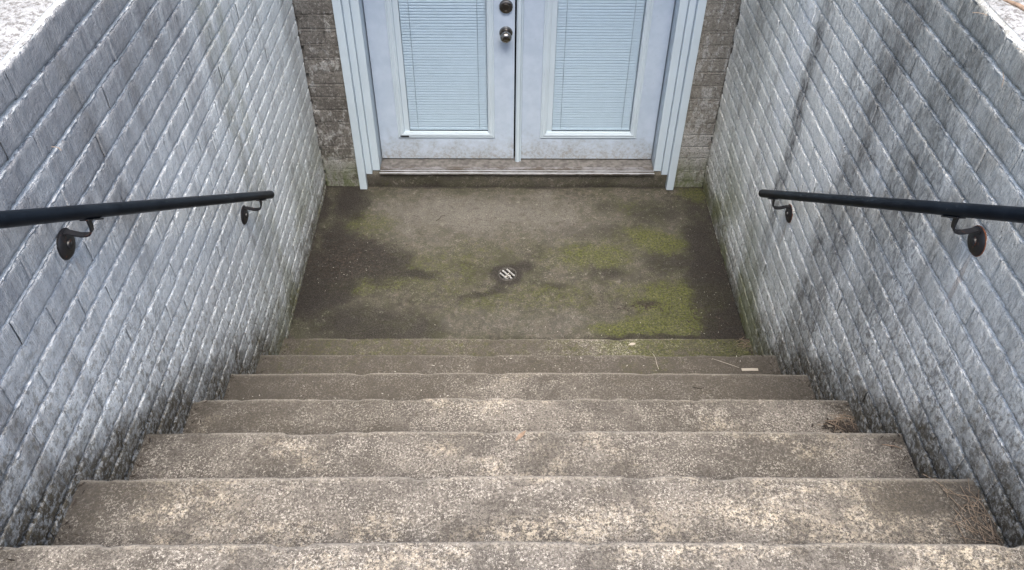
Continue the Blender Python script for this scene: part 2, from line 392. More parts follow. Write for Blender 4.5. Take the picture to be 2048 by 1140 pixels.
# ------------------------------------------------------------------ landing
DRX, DRY = -.042, 2.887
def blob(x, y, cx, cy, rx, ry, s, rot=0, ns=.55, f=5):
    c_, s_ = math.cos(rot), math.sin(rot); dx = x-cx+(fbm(x*3, y*3, s+500, 4)-.5)*.22; dy = y-cy+(fbm(x*3, y*3, s+600, 4)-.5)*.16
    u = (dx*c_+dy*s_)/rx; v = (-dx*s_+dy*c_)/ry
    d = np.sqrt(u*u+v*v)+(fbm(x*f, y*f, s, 5, .6)-.5)*2*ns
    return ss(1.45, .25, d)
def landing():
    nx, nyy = 410, 250
    xs = np.linspace(-1.035, 1.035, nx); ys = np.linspace(2.36, 3.60, nyy)
    X, Y = np.meshgrid(xs, ys, indexing='ij'); X = X.ravel(); Y = Y.ravel()
    r = np.hypot(X-DRX, Y-DRY)
    mz = np.clip(np.maximum.reduce([
        blob(X, Y, .70, 3.12, .20, .13, 1)*.95, blob(X, Y, .82, 2.74, .26, .15, 2)*1.0, blob(X, Y, .62, 2.53, .34, .09, 3)*1.0,
        blob(X, Y, .40, 3.02, .24, .12, 4)*.62, blob(X, Y, -.45, 2.98, .42, .16, 5, .2)*.40, blob(X, Y, .15, 2.73, .45, .12, 6)*.42,
        blob(X, Y, -.78, 3.25, .20, .14, 7)*.48, blob(X, Y, -.72, 2.79, .22, .07, 8, .25)*.50, blob(X, Y, -.25, 2.84, .25, .12, 9)*.35,
        blob(X, Y, .62, 3.42, .12, .10, 10)*.35, blob(X, Y, .97, 3.52, .10, .08, 11)*.8]), 0, 1)
    gm = np.clip(np.maximum.reduce([
        blob(X, Y, -.80, 2.95, .30, .17, 21)*1.0, blob(X, Y, -.95, 2.80, .18, .27, 22)*1.0, blob(X, Y, -.66, 2.52, .34, .16, 23, ns=.3)*.74,
        blob(X, Y, -.90, 3.42, .12, .22, 24)*.85, blob(X, Y, -.93, 3.1, .13, .22, 25)*.95, blob(X, Y, -.55, 2.88, .16, .05, 26)*.85,
        blob(X, Y, .96, 2.9, .15, .5, 27)*.95, blob(X, Y, .93, 2.55, .17, .18, 28)*1.0, blob(X, Y, .80, 2.95, .17, .09, 29)*.6,
        blob(X, Y, .44, 2.90, .20, .07, 30)*.58, blob(X, Y, .45, 3.38, .14, .08, 31)*.50, blob(X, Y, .75, 3.35, .28, .12, 32)*.50,
        blob(X, Y, .60, 2.66, .10, .04, 33)*.8, blob(X, Y, .35, 3.22, .25, .10, 34)*.38, blob(X, Y, .5, 2.455, .5, .03, 35)*.85,
        ss(3.545, 3.572, Y+(fbm(X*9, Y*0, 36)-.5)*.03)*.85, ss(.93, 1.03, np.abs(X)+(fbm(X*5, Y*6, 37)-.5)*.16)*.9,
        ss(.11, .05, r+(fbm(X*30, Y*30, 42)-.5)*.04)*.95, blob(X, Y, .03, 2.93, .07, .06, 38, ns=.25)*.75,
        blob(X, Y, -.16, 2.76, .20, .028, 39, .55, ns=.45, f=9)*.72, blob(X, Y, .14, 2.83, .16, .03, 40, -.25, ns=.5, f=9)*.55,
        (fbm(X*2.2, Y*3, 41, 5)-.42)*1.2]), 0, 1)
    pale = np.clip(blob(X, Y, -.15, 3.3, .55, .22, 51)*.9+blob(X, Y, .1, 2.58, .5, .10, 52)*.35+blob(X, Y, .85, 2.62, .10, .05, 53)*.5, 0, 1)
    gm *= 1-.75*blob(X, Y, -.15, 3.3, .6, .20, 54)
    # extra dark, lumpy crust on the left; slight fall to the drain
    Z = -.012*ss(.5, .05, r)-.020*ss(.052, .040, r)*0+mz*.004*fbm(X*60, Y*60, 61, 3)+(fbm(X*3, Y*3, 62)-.5)*.006+(fbm(X*40, Y*40, 63, 3)-.5)*.0016
    Z += blob(X, Y, -.80, 2.95, .27, .18, 21)*(fbm(X*75, Y*75, 64, 3)-.4)*.010+gm*(fbm(X*55, Y*55, 65, 3)-.5)*.004
    Z += .03*ss(3.54, 3.57, Y)*0
    keep = (r > .0385)
    F = grid_faces(nx, nyy)
    F = F[keep[F].all(1)]
    me = mesh('landing', np.stack([X, Y, Z], 1), F, M_land, True)
    attr(me, 'mask', np.stack([gm, mz, pale], 1).astype(np.float32))
    o = link('landing', me); props(o, 'stained mossy concrete landing in front of the doors', kind='structure')
landing()

# ------------------------------------------------------------------ stairs
stairs = link('stairs', None); props(stairs, 'worn concrete flight of steps down to the landing', kind='structure')
def step(k):
    y0, z0 = ny(k), nz(k); zb = nz(k-1) if k > 1 else -.03
    nx = 260; xs = np.linspace(-1.033, 1.033, nx)
    prof = [(0, zb-z0-.01), (.0, (zb-z0)*.5), (.001, -.03), (.001, -.016), (.0002, -.010), (-.0015, -.0055), (-.0045, -.002), (-.009, -.0004), (-.014, 0)]
    tr = np.linspace(.022, TREAD+.015, 34); prof += [(-t_, 0) for t_ in tr]
    pr = np.array(prof); npf = len(pr)
    X = np.repeat(xs, npf); PY = np.tile(pr[:, 0], nx); PZ = np.tile(pr[:, 1], nx)
    amp = .011 if k >= 3 else 0.0
    crown = amp*(1-(X/1.02)**2)-(.0 if k >= 3 else .004)
    edge = np.exp(-np.abs(PY)/.02)*(PZ > -.04)
    wob = (fbm(X*1.4, k*3.1, 70+k, 3)-.5)*.005+(fbm(X*14, k*3.1, 80+k, 4)-.5)*.003
    chip = -ss(.60, .78, fbm(X*9+k*5, k*2., 90+k, 4))*.006
    Y = y0+PY+wob*edge+chip*edge
    Z = z0+PZ+crown+(fbm(X*3, Y*3, 71+k)-.5)*.0035+(fbm(X*45, Y*45, 72+k, 3)-.5)*.0018+chip*edge*.8+(fbm(X*16, k*1.7, 73+k, 3)-.5)*.002*edge
    t_ = np.clip(-PY/TREAD, 0, 1)
    ax = np.abs(X)+(fbm(X*6, Y*8, 100+k, 4)-.5)*.10
    corner = ss(.90, 1.02, ax)*(.35+.65*ss(.3, 0, np.abs(t_-.0)))
    lev = {1: .66, 2: .60, 3: .52, 4: .38, 5: .22, 6: .14, 7: .02, 8: 0, 9: 0}[k]  # mask level per step, darker towards the landing
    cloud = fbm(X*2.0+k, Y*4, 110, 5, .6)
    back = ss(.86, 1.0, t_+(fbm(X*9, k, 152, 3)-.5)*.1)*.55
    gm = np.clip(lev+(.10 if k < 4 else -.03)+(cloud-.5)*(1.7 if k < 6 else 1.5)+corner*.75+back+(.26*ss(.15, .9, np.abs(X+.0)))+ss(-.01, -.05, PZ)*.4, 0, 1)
    mo = np.clip(({1: .30, 2: .12}.get(k, 0))+(fbm(X*4, Y*6, 120, 4)-.5)*(.5 if k < 3 else .0), 0, 1)
    if k == 1: mo = np.clip(mo+.3*ss(.2, .5, X), 0, 1)
    pl = ss(.50, .66, fbm(X*5+k*3, Y*8, 130+k, 5, .65))*({1: .05, 2: .12, 3: .5, 4: .65, 5: .8, 6: .9}.get(k, .9))
    if k == 6:
        for cx, cy, rx, ry in ((.09, .925, .26, .05), (.86, .905, .14, .05), (.5, .95, .14, .05), (-.78, .955, .12, .03), (.70, .90, .10, .03)):
            b_ = blob(X, Y, cx, cy, rx, ry, 140, ns=.5, f=9); pl = np.maximum(pl, b_*1.0); gm *= 1-.7*b_
    pl = np.clip(pl+.75*np.exp(-((PY+.006)/.008)**2)*(PZ > -.02)*ss(.35, .6, fbm(X*7, k, 150, 3))*(1-.6*(k < 3)), 0, 1)
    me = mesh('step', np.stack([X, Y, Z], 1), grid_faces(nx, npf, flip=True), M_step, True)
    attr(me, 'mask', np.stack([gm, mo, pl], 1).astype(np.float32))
    nose = np.exp(-((PY+.004)/.0065)**2)*(PZ > -.012)*ss(.25, .5, fbm(X*5, k, 151, 4)+(k > 2)*.12)*(1-.5*(k < 3))
    attr(me, 'nose', np.stack([nose]*3, 1).astype(np.float32))
    link('step', me, stairs)
for k in range(1, 10): step(k)

# ------------------------------------------------------------------ bricks
BH = .0652; BL = .2135
def brick_variant(seed):
    r = np.random.default_rng(seed)
    nu = 26; us = np.concatenate([[-BL/2, -BL/2+.001, -BL/2+.004], np.linspace(-BL/2+.010, BL/2-.010, nu-6), [BL/2-.004, BL/2-.001, BL/2]])
    prof = [(-.014, 0.0), (-.003, .0002), (-.0005, .003), (0, .009), (0, .022), (0, .036), (0, .052), (-.0005, .0600), (-.0020, .0641), (-.014, .0652)]
    pr = np.array(prof); n2 = len(pr)
    U = np.repeat(us, n2); V = np.tile(pr[:, 0], nu); Wd = np.tile(pr[:, 1], nu)
    col = np.repeat(r.normal(0, .0006, nu), n2); V = V+col+r.normal(0, .00035, len(V))
    jag = np.repeat(r.normal(0, .0012, nu), n2); top = Wd > .055; bot = Wd < .004
    V = V+np.where(top & (V > -.01), np.repeat(r.normal(0, .0011, nu), n2), 0)
    Wd = Wd+np.where(top, jag, 0)+np.where(bot, np.repeat(r.normal(0, .0006, nu), n2)+np.repeat((fbm(us*12, seed, seed, 2)-.5)*.004, n2), 0)
    ed = np.repeat(np.where(np.abs(us) > BL/2-.0005, .0016, np.where(np.abs(us) > BL/2-.0015, .0006, 0)), n2)
    return np.stack([U, V-ed, Wd], 1), grid_faces(nu, n2, flip=False)
VARS = [brick_variant(200+i) for i in range(14)]
_vm = {}
def var_mesh(i, mat):
    if (i, mat.name) not in _vm:
        v, f = VARS[i]; _vm[(i, mat.name)] = mesh('brick', v, f, mat, True)
    return _vm[(i, mat.name)]
def make_wall(parent, mat, rotz, org, spans, z_first, ncourse, phase, limit=300, hide=None):
    """org(u, v, w)->world; spans: per course list of (u0,u1)"""
    R_ = Matrix.Rotation(rotz, 3, 'Z'); cands = []
    Rn = np.array(R_)
    for c in range(ncourse):
        w0 = z_first+c*PITCH
        for (u0, u1) in spans(w0):
            off = (c % 2)*.5*(BL+.0002)+phase+random.uniform(-.004, .004)
            u = u0-((u0-off) % (BL+.0002))
            while u < u1:
                a, b = max(u, u0), min(u+BL, u1)
                if b-a > .02:
                    cands.append((c, a, b, w0+random.gauss(0, .0011)+.0022*math.sin(u*1.7+c*.9), random.gauss(0, .0035), random.gauss(0, .0005), random.randrange(14)))
                u += BL+.0002
    sc = []
    for q in cands:
        P = org+Rn@np.array([(q[1]+q[2])/2, 0, q[3]+.03])
        X_, Y_, Z_ = px_of(P)
        if hide and hide(q, P): sc.append(None); continue
        vis = (-120 < X_ < 2168) and (-90 < Y_ < 1230) and (P-CAM)@FWD > .2
        n = Rn@np.array([0, 1, 0]); d = CAM-P; L = np.linalg.norm(d)
        sc.append((q[2]-q[1])*abs(n@d)/L**3 if vis else -1/L)
    idx = [i for i in range(len(cands)) if sc[i] is not None]
    idx.sort(key=lambda i: -sc[i])
    V = []; F = []; nb = 0; cnt = 0
    for rank, i in enumerate(idx):
        c, a, b, w0, ra, dv, vi = cands[i]
        loc = org+Rn@np.array([(a+b)/2, dv, w0]); s = (b-a)/BL
        if sc[i] > 0 and rank < limit:
            o = link('brick', var_mesh(vi, mat), parent); cnt += 1
            o.matrix_local = Matrix.Translation(Vector(loc)) @ Matrix.Rotation(rotz, 4, 'Z') @ Matrix.Rotation(ra, 4, 'Y') @ Matrix.Diagonal((s, 1, 1, 1))
        else:
            v, f = VARS[vi]; v = v*np.array([s, 1, 1]); V.append(v@Rn.T+loc); F.append(f+nb); nb += len(v)
    if V:
        o = link('bricks', mesh('bricks', np.concatenate(V), np.concatenate(F), mat, True), parent); o['kind'] = 'stuff'
    return cnt
def mortar(parent, mat, rotz, org, u0, u1, z_first, ncourse, ztop, cut=None, fill=0):
    Rn = np.array(Matrix.Rotation(rotz, 3, 'Z')); nu = int((u1-u0)/.0055); us = np.linspace(u0, u1, nu)
    prof = []
    for c in range(-1, ncourse):
        w0 = z_first+c*PITCH
        # weathered joint: recessed under the upper brick, almost flush on the lower one
        prof += [(-.012, w0+.004, 0), (-.012, w0+BH-.006, 0), (-.0030*(1-fill), w0+BH-.0030, 1), (-.0035*(1-fill), w0+BH+.0000, 1), (-.0075*(1-fill), w0+BH+.0026, 1), (-.0130*(1-fill), w0+BH+.0040, .3), (-.014*(1-fill), w0+PITCH-.001, 0), (-.014*(1-fill*.5), w0+PITCH+.001, 0)]
    pr = np.array(prof); n2 = len(pr)
    U = np.repeat(us, n2); V = np.tile(pr[:, 0], nu); Wd = np.tile(pr[:, 1], nu); K = np.tile(pr[:, 2], nu)
    V = V+K*(1-fill)*((fbm(U*110, Wd*60, 310, 3)-.5)*.0070+(fbm(U*8, Wd*40, 312, 2)-.5)*.003+.0012); Wd = Wd+K*(fbm(U*90, Wd*40, 311, 3)-.5)*.0050
    Pp = np.stack([U, V, Wd], 1)@Rn.T+org
    f = grid_faces(nu, n2)
    if cut is not None:
        k = cut(Pp); f = f[k[f].all(1)]
    return link('mortar', mesh('mortar', Pp, f, mat, True), parent)

def well_wall(side, mat, zoff, ztop, label):
    t = empty('retaining_wall', (0, 0, 0), label=label, cat='wall', group='painted brick walls of the stairwell')
    rotz = -math.pi/2 if side < 0 else math.pi/2
    org = np.array([side*XW, 0, 0]); sg = -1 if side < 0 else 1      # world y = sg*u
    y0, y1 = -.335, YD-.001
    u0, u1 = (-y1, -y0) if side < 0 else (y0, y1)
    nc = int((ztop-zoff)/PITCH+.2)
    def hide(q, P):
        return q[3]+BH < float(stair_line(P[1]+.14))-.10 or q[3]+BH < -.01
    cnt = make_wall(t, mat, rotz, org, lambda w0: [(u0, u1)], zoff, nc, .07 if side < 0 else .13, 300, hide)
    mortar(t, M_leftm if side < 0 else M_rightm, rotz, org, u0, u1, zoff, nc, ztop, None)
    mb = MB(); x0, x1 = sorted((side*(XW+.0145), side*(XW+.20)))
    mb.box(x0, x1, y0, y1+.02, -.1, ztop-.001); mb.build('wall_core', mat, t)
    # rough concrete coping that runs out over the ground
    nx, nyy = 60, 420; d = np.linspace(0, 1, nx)**1.6*.75; ys = np.linspace(y0, y1, nyy)
    D, Yg = np.meshgrid(d, ys, indexing='ij'); D = D.ravel(); Yg = Yg.ravel()
    eg = (fbm(Yg*9, 0, 320+side, 4)-.5)*.014*np.exp(-D/.03)
    Z = ztop+.010*ss(0, .045, D)+(fbm(D*25, Yg*25, 321, 4)-.5)*.008+(fbm(D*3, Yg*3, 322)-.5)*.01
    Z = np.where(D > .70, np.minimum(Z, G-.01), Z)
    Xg = side*(XW+.004+D)+side*eg
    V = np.stack([Xg, Yg, Z], 1); F = grid_faces(nx, nyy, flip=side > 0)
    sk = np.stack([Xg[:nyy]+side*.004, Yg[:nyy], np.full(nyy, ztop-.010)], 1)
    b = len(V); V = np.concatenate([V, sk]); j = np.arange(nyy-1)
    F = np.concatenate([F, np.stack([j, j+1, b+j+1, b+j], 1)])
    link('coping', mesh('coping', V, F, M_ground, True), t)
    return t, cnt
ZL = 1.755-24*PITCH; ZR = 1.8073-25*PITCH
wl, c1 = well_wall(-1, M_left, ZL-PITCH, 1.893, 'bluish white painted brick wall on the left, with a long straight vertical crack near the doors')
wr, c2 = well_wall(1, M_right, ZR-PITCH, 1.873, 'white painted brick wall on the right, with a wide dark vertical stain above the end of its handrail')
print('bricks', c1, c2)

# house wall around the doors
hw = empty('house_wall', (0, 0, 0), label='grimy brown brick house wall with worn white patches around the double doors', cat='wall')
CX = .010
orgH = np.array([0, YD, 0])
def spansH(w0):      # u = -x
    if w0 < 1.80: return [(-1.019, -(CX+.815)), (-(CX-.815), 1.019)]
    if w0 < 2.24: return [(-4, -(CX+.815)), (-(CX-.815), 4)]
    return [(-4, 4)]
make_wall(hw, M_house, math.pi, orgH, spansH, -.03, 41, .05, 200)
def cutH(P): return ~((np.abs(P[:, 0]-CX) < .812) & (P[:, 2] < 2.235)) & ~((np.abs(P[:, 0]) > 1.03) & (P[:, 2] < 1.80))
mortar(hw, M_house, math.pi, orgH, -4, 4, -.03, 41, 2.9, cutH, .97)
mb = MB()
mb.box(-4, -1.03, YD+.0145, YD+.22, 1.75, 2.999); mb.box(1.03, 4, YD+.0145, YD+.22, 1.75, 2.999)
mb.box(-1.03, CX-.81, YD+.0145, YD+.22, -.1, 2.999); mb.box(CX+.81, 1.03, YD+.0145, YD+.22, -.1, 2.999)
mb.box(CX-.81, CX+.81, YD+.0145, YD+.22, 2.24, 2.999)
mb.build('wall_core', M_house, hw)
MB().box(-4, 4, 2.50, YD+.2, 3.0, 3.10, .004).build('unseen_shade_eave', plain('shade_eave_paint', (.45, .45, .44), .6, var=.05), hw)  # unseen eave, added to keep sky light off the doorway

# concrete door step under the threshold
def door_step():
    nx = 200; xs = np.linspace(CX-.815, CX+.815, nx)
    pr = np.array([(.004, -.03), (.002, .03), (.0, .07), (.001, .082), (.006, .089), (.016, .0925), (.05, .094), (.2, .095)])
    n2 = len(pr); X = np.repeat(xs, n2); Y = YD-.006+np.tile(pr[:, 0], nx); Z = np.tile(pr[:, 1], nx)
    Y = Y+(fbm(X*12, Z*30, 401, 4)-.5)*.008; Z = Z+(fbm(X*8, Y*8, 402, 3)-.5)*.004
    me = mesh('door_step', np.stack([X, Y, Z], 1), grid_faces(nx, n2), M_land, True)
    gm = np.clip(.25+.6*ss(.03, -.01, Z)+(fbm(X*6, Z*20, 403, 4)-.5)*.8, 0, 1); mo = np.clip((fbm(X*3, Z*9, 404)-.55)*2, 0, 1)*ss(.3, .8, np.abs(X)); pl = np.full_like(X, .2)
    attr(me, 'mask', np.stack([gm, mo, pl], 1).astype(np.float32))
    props(link('door_step', me), 'low concrete step under the door threshold', kind='structure')
door_step()

# ------------------------------------------------------------------ doors
dd = empty('double_door', (0, 0, 0), label='white french double doors with enclosed mini blinds at the foot of the stairs', cat='door')
HT = 2.16
for s in (-1, 1):
    def xr(a, b): return sorted((CX+s*a, CX+s*b))
    a, b = xr(.807, .846); MB().box(a, b, YD-.035, YD+.012, .004, HT+.075, .003).build('casing', M_trim, dd)
    a, b = xr(.774, .8065); MB().box(a, b, YD-.010, YD+.05, .088, HT+.045, .002).build('brick_mould', M_trim, dd)
    a, b = xr(.7335, .7735); MB().box(a, b, YD+.010, YD+.145, .0975, HT+.012, .002).build('jamb', M_trim, dd)
    a, b = xr(.7195, .733); MB().box(a, b, YD+.145, YD+.17, .105, HT, .0).build('gap_shade_strip', M_gap, dd)  # dark strip painting the shade in the gap beside the leaf
MB().box(CX-.846, CX+.846, YD-.034, YD+.012, HT+.0755, HT+.115, .003).build('head_casing', M_trim, dd)
MB().box(CX-.7735, CX+.7735, YD+.010, YD+.145, HT+.0125, HT+.045, .002).build('head_jamb', M_trim, dd)
# threshold
xa, xb = CX-.733, CX+.733
th = MB()
pf = [(3.556, .088), (3.551, .094), (3.551, .1), (3.553, .102), (3.558, .102), (3.560, .0975), (3.569, .0975), (3.571, .103), (3.575, .1035), (3.577, .0985), (3.585, .0985), (3.587, .104), (3.590, .1045), (3.592, .100), (3.600, .101), (3.602, .105), (3.606, .106), (3.608, .088)]
v = [(x, y, z) for x in (xa, xb) for y, z in pf]; n = len(pf)
th.add(v, [(i, i+1, n+i+1, n+i) for i in range(n-1)]); th.build('threshold', M_sill, dd)
MB().box(xa, xb, 3.5500, 3.5575, .1025, .1042, .0005).build('threshold_lip', M_sillb, dd)
MB().box(xa, xb, 3.5705, 3.5755, .1040, .1052, .0004).build('threshold_lip', M_sillb, dd)
MB().box(xa, xb, 3.6085, 3.70, .09, .1065, .002).build('sill_plate', M_plate, dd)
YL = 3.670     # face of the leaves
def ring(mb, x0, x1, z0, z1, X0, X1, Z0_, Z1, y, Y):   # outer rect at depth y -> inner rect at depth Y
    mb.add([(x0, y, z0), (x1, y, z0), (x1, y, z1), (x0, y, z1), (X0, Y, Z0_), (X1, Y, Z0_), (X1, Y, Z1), (X0, Y, Z1)],
           [(0, 1, 5, 4), (1, 2, 6, 5), (2, 3, 7, 6), (3, 0, 4, 7)])
def leaf(x0, x1, gx0, gx1, left):
    """gx0..gx1: outer edge of glazing frame"""
    z0, z1 = .116, HT-.005; g0, g1 = .250, 1.99
    mb = MB()
    ring(mb, x0, x1, z0, z1, gx0, gx1, g0, g1, YL, YL)
    ring(mb, gx0, gx1, g0, g1, gx0, gx1, g0, g1, YL, YL+.044)
    ring(mb, x0, x1, z0, z1, x0, x1, z0, z1, YL+.044, YL)
    ring(mb, x0, x1, z0, z1, gx0, gx1, g0, g1, YL+.044, YL+.044)
    L = mb.build('door_leaf', M_door, dd)
    if left: L['label'] = 'left door leaf with knob and deadbolt'
    else: L['label'] = 'right door leaf with white astragal strip'
    MB().box(x0+.002, x1-.002, YL+.006, YL+.03, .103, .1155).build('door_sweep', M_dark, L)
    # moulded glazing frame: stepped profile, mitred
    fr = MB(); prof = [(0, 0), (.0015, -.006), (.006, -.0075), (.010, -.0055), (.0115, -.008), (.020, -.0105), (.027, -.0085), (.0285, -.006), (.033, -.0055), (.035, -.001), (.0355, .008)]
    zb = .006
    P = []
    for d_, y_ in prof: P.append([(gx0+d_, YL+y_, g0+d_), (gx1-d_, YL+y_, g0+d_), (gx1-d_, YL+y_, g1-d_), (gx0+d_, YL+y_, g1-d_)])
    for side_ in range(4):
        a_, b_ = side_, (side_+1) % 4
        vv = [];
        for q in P: vv += [q[a_], q[b_]]
        if left and side_ == 0:      # cracked lower left end of the bottom bead
            cutx = gx0+.060
            vv = []
            for q in P:
                A_ = list(q[0]); vv += [tuple(A_), q[1]]
        fr.add(vv, [(2*i, 2*i+1, 2*i+3, 2*i+2) for i in range(len(P)-1)])
    if left:
        MB().box(gx0+.012, gx0+.058, YL-.0115, YL+.01, g0+.010, g0+.0165).build('bead_gap_shade', M_dark, L)  # black block on the bead, painting the dark of a broken gap
    fr.build('glazing_frame', M_trim, L, auto=30)
    ix0, ix1, iz0, iz1 = gx0+.0355, gx1-.0355, g0+.0355, g1-.0355
    MB().box(ix0, ix0+.026, YL+.0075, YL+.012, iz0, iz1).build('blind_channel', M_trim, L)
    MB().box(ix0+.0265, ix1, YL+.008, YL+.011, iz0, iz1).build('glass_pane', M_glass, L)
    bx0, bx1 = ix0+.028, ix1-.002
    sl = MB(); zz = iz0+.014; k = 0
    while zz < iz1-.01:
        t_ = .35; pts = []
        for q in np.linspace(-1, 1, 4):
            cy = YL+.022+q*.0034; cz = zz+q*.0071; bow = (1-q*q)*.0014
            pts.append((cy-bow*.85, cz+bow*.35))
        jz = random.gauss(0, .00035)
        vv = [(x, y, z+jz) for x in (bx0, bx1) for y, z in pts]
        sl.add(vv, [(i, i+1, 4+i+1, 4+i) for i in range(3)]); zz += .0148
    o = sl.build('blind_slats', M_blind, L); o['kind'] = 'stuff'
    MB().box(bx0, bx1, YL+.014, YL+.028, iz0+.001, iz0+.010, .001).build('bottom_rail', M_blind, L)
    for cxx in (bx0+.044, bx1-.043):
        MB().tube([(cxx, YL+.0150, iz0+.01), (cxx+.0005, YL+.0150, (iz0+iz1)/2), (cxx, YL+.0150, iz1)], .0010, 8).build('blind_cord', M_cord, L)
    MB().box(ix0-.01, ix1+.01, YL+.034, YL+.038, iz0-.01, iz1+.01).build('inner_backing', M_blind, L)
    if left:
        kx = -.051
        MB().lathe([(.0325, 0), (.0325, .003), (.030, .008), (.022, .011), (.0125, .013), (.0115, .026), (.016, .030), (.0245, .037), (.0275, .046), (.0268, .055), (.021, .063), (.011, .0665), (.002, .067)], (kx, YL, .846), '-y', 40).build('knob', M_knob, L, auto=40)
        MB().lathe([(.0325, 0), (.0322, .006), (.030, .014), (.0275, .0155), (.0190, .0165), (.0185, .021), (.0150, .0215), (.0140, .0185), (.002, .0185)], (kx, YL, .979), '-y', 40).build('deadbolt', M_bolt, L, auto=40)
    else:
        st = MB(); zz0, zz1 = .097, HT-.006; pf2 = [(-.001, 0), (.0, -.012), (.004, -.017), (.012, -.020), (.020, -.018), (.0235, -.012), (.0245, -.010), (.026, -.0125), (.0295, -.0125), (.031, -.009), (.0315, 0)]
        n2 = len(pf2); vv = [(x0+.0+a_, YL-.0005+b_, z) for z in (zz0, zz1) for a_, b_ in pf2]
        st.add(vv, [(i, i+1, n2+i+1, n2+i) for i in range(n2-1)]+[tuple(range(n2)), tuple(range(2*n2-1, n2-1, -1))]); st.build('astragal', M_trim, L, auto=40)
    return L
leaf(-.7185, -.0085, -.620, -.109, True)
leaf(.0005, .7385, .130, .641, False)

# ------------------------------------------------------------------ handrails
def handrail(side, mat, imat, rimmat, y_end, discs, label):
    t = empty('handrail', (0, 0, 0), label=label, cat='handrail', group='black wall handrails of the stairs')
    (ya, za), (yb, zb) = discs; sl = (zb-za)/(yb-ya); OFF = .074; HR = .090; xr_ = side*(XW-OFF)
    zr = lambda y: za+HR+(y-ya)*sl
    y_top = .12; R0 = .0158
    pts = [(xr_+math.sin(q*9)*.0006, y_top+(y_end-y_top)*q, zr(y_top+(y_end-y_top)*q)) for q in np.linspace(0, 1, 14)]
    e = Vector(pts[-1])-Vector(pts[-2]); e.normalize(); P = [Vector(p) for p in pts]; rr = [R0]*len(P)
    P.append(P[-1]+e*.002); rr.append(R0*.93); P.append(P[-1]+e*.001); rr.append(R0*.8)
    MB().tube(P, rr, 28).build('rail', mat, t, auto=50)
    for (yy, z_) in discs:
        # wall plate, strap arm and saddle
        pl = MB().lathe([(.034, 0), (.0345, .003), (.032, .0055), (.024, .0085), (.012, .0095), (.011, .0135), (.006, .015), (.001, .0152)], (side*XW, yy, z_), '-x' if side > 0 else 'x', 32)
        B = pl.build('bracket', imat, t, auto=45)
        MB().lathe([(.0355, 0), (.0360, .002), (.0345, .0026)], (side*(XW+.0008), yy, z_), '-x' if side > 0 else 'x', 32).build('plate_rim', rimmat, B, auto=45)
        path = [(.004, .024), (.010, .032), (.018, .0335), (.030, .030), (.043, .0265), (.056, .0265), (.065, .030), (.071, .038), (.0737, .050), (.074, HR-R0-.0035)]
        vv = []; wd = .0070; th_ = .0020
        for i, (o_, h_) in enumerate(path):
            p0 = Vector(path[max(i-1, 0)]); p1 = Vector(path[min(i+1, len(path)-1)]); d_ = (p1-p0).normalized(); nn = Vector((-d_.y, d_.x))*th_
            for sy, sn in ((-1, -1), (1, -1), (1, 1), (-1, 1)):
                vv.append((side*(XW-o_-nn.x*sn), yy+sy*wd, z_+h_+nn.y*sn))
        nP = len(path); ff = [(4*i+k, 4*i+(k+1) % 4, 4*i+4+(k+1) % 4, 4*i+4+k) for i in range(nP-1) for k in range(4)]+[(3, 2, 1, 0), tuple(4*nP-4+k for k in range(4))]
        MB().add(vv, ff).build('arm', imat, B, auto=50)
        s2 = MB(); a_ = math.atan(sl); ca, sa = math.cos(a_), math.sin(a_)
        L2 = .034; bb = MB().box(-.010, .010, -L2, L2, -.0018, .0018, .001)
        s2.add([(xr_+p[0], yy+.012+p[1]*ca-p[2]*sa, z_+HR-R0/ca-.0018+.012*sl+p[1]*sa+p[2]*ca) for p in bb.v], bb.f)
        s2.build('saddle', imat, B)
    return t
handrail(-1, M_rail, M_iron, M_iron, 2.478, ((1.361, 1.506), (2.363, .777)), 'glossy black handrail on the left wall, its lower end square cut above the landing')
handrail(1, M_railw, M_iron, M_rim, 2.532, ((1.4027, 1.4837), (2.405, .756)), 'scuffed black handrail on the right wall with rusty round wall plates')

# ------------------------------------------------------------------ floor drain
dr = empty('floor_drain', (DRX, DRY, -.012), label='small round metal floor drain in the middle of the landing', cat='drain')
def loc_build(mb, name, mat, **k):
    o = mb.build(name, mat, dr, **k); return o
pr = [(.047, -.002), (.0465, .0035), (.043, .0055), (.0385, .004), (.0375, -.004), (.0375, -.05)]
m_ = MB(); n = 36; v = [(r*math.cos(2*math.pi*k/n), r*math.sin(2*math.pi*k/n), h) for r, h in pr for k in range(n)]
m_.add(v, [(i*n+k, i*n+(k+1) % n, (i+1)*n+(k+1) % n, (i+1)*n+k) for i in range(len(pr)-1) for k in range(n)])
loc_build(m_, 'rim', plain('crusted_drain_rim', (.06, .057, .052), .8, .2, var=.5, vs_=120), smooth=True)
loc_build(MB().lathe([(.0375, -.045), (.001, -.0448)], (0, 0, 0), 'z', 24), 'drain_pit', M_dark)
ang = rad(-52)
for i, q in enumerate((-.022, -.002, .020)):
    half = math.sqrt(.0365**2-q*q); bb = MB().box(-half, half, -.0038, .0038, -.004, .0025, .0010); m_ = MB()
    m_.add([(p[0]*math.cos(ang)-(p[1]+q)*math.sin(ang), p[0]*math.sin(ang)+(p[1]+q)*math.cos(ang), p[2]) for p in bb.v], bb.f)
    loc_build(m_, 'grate_bar', M_drain)
m_ = MB()
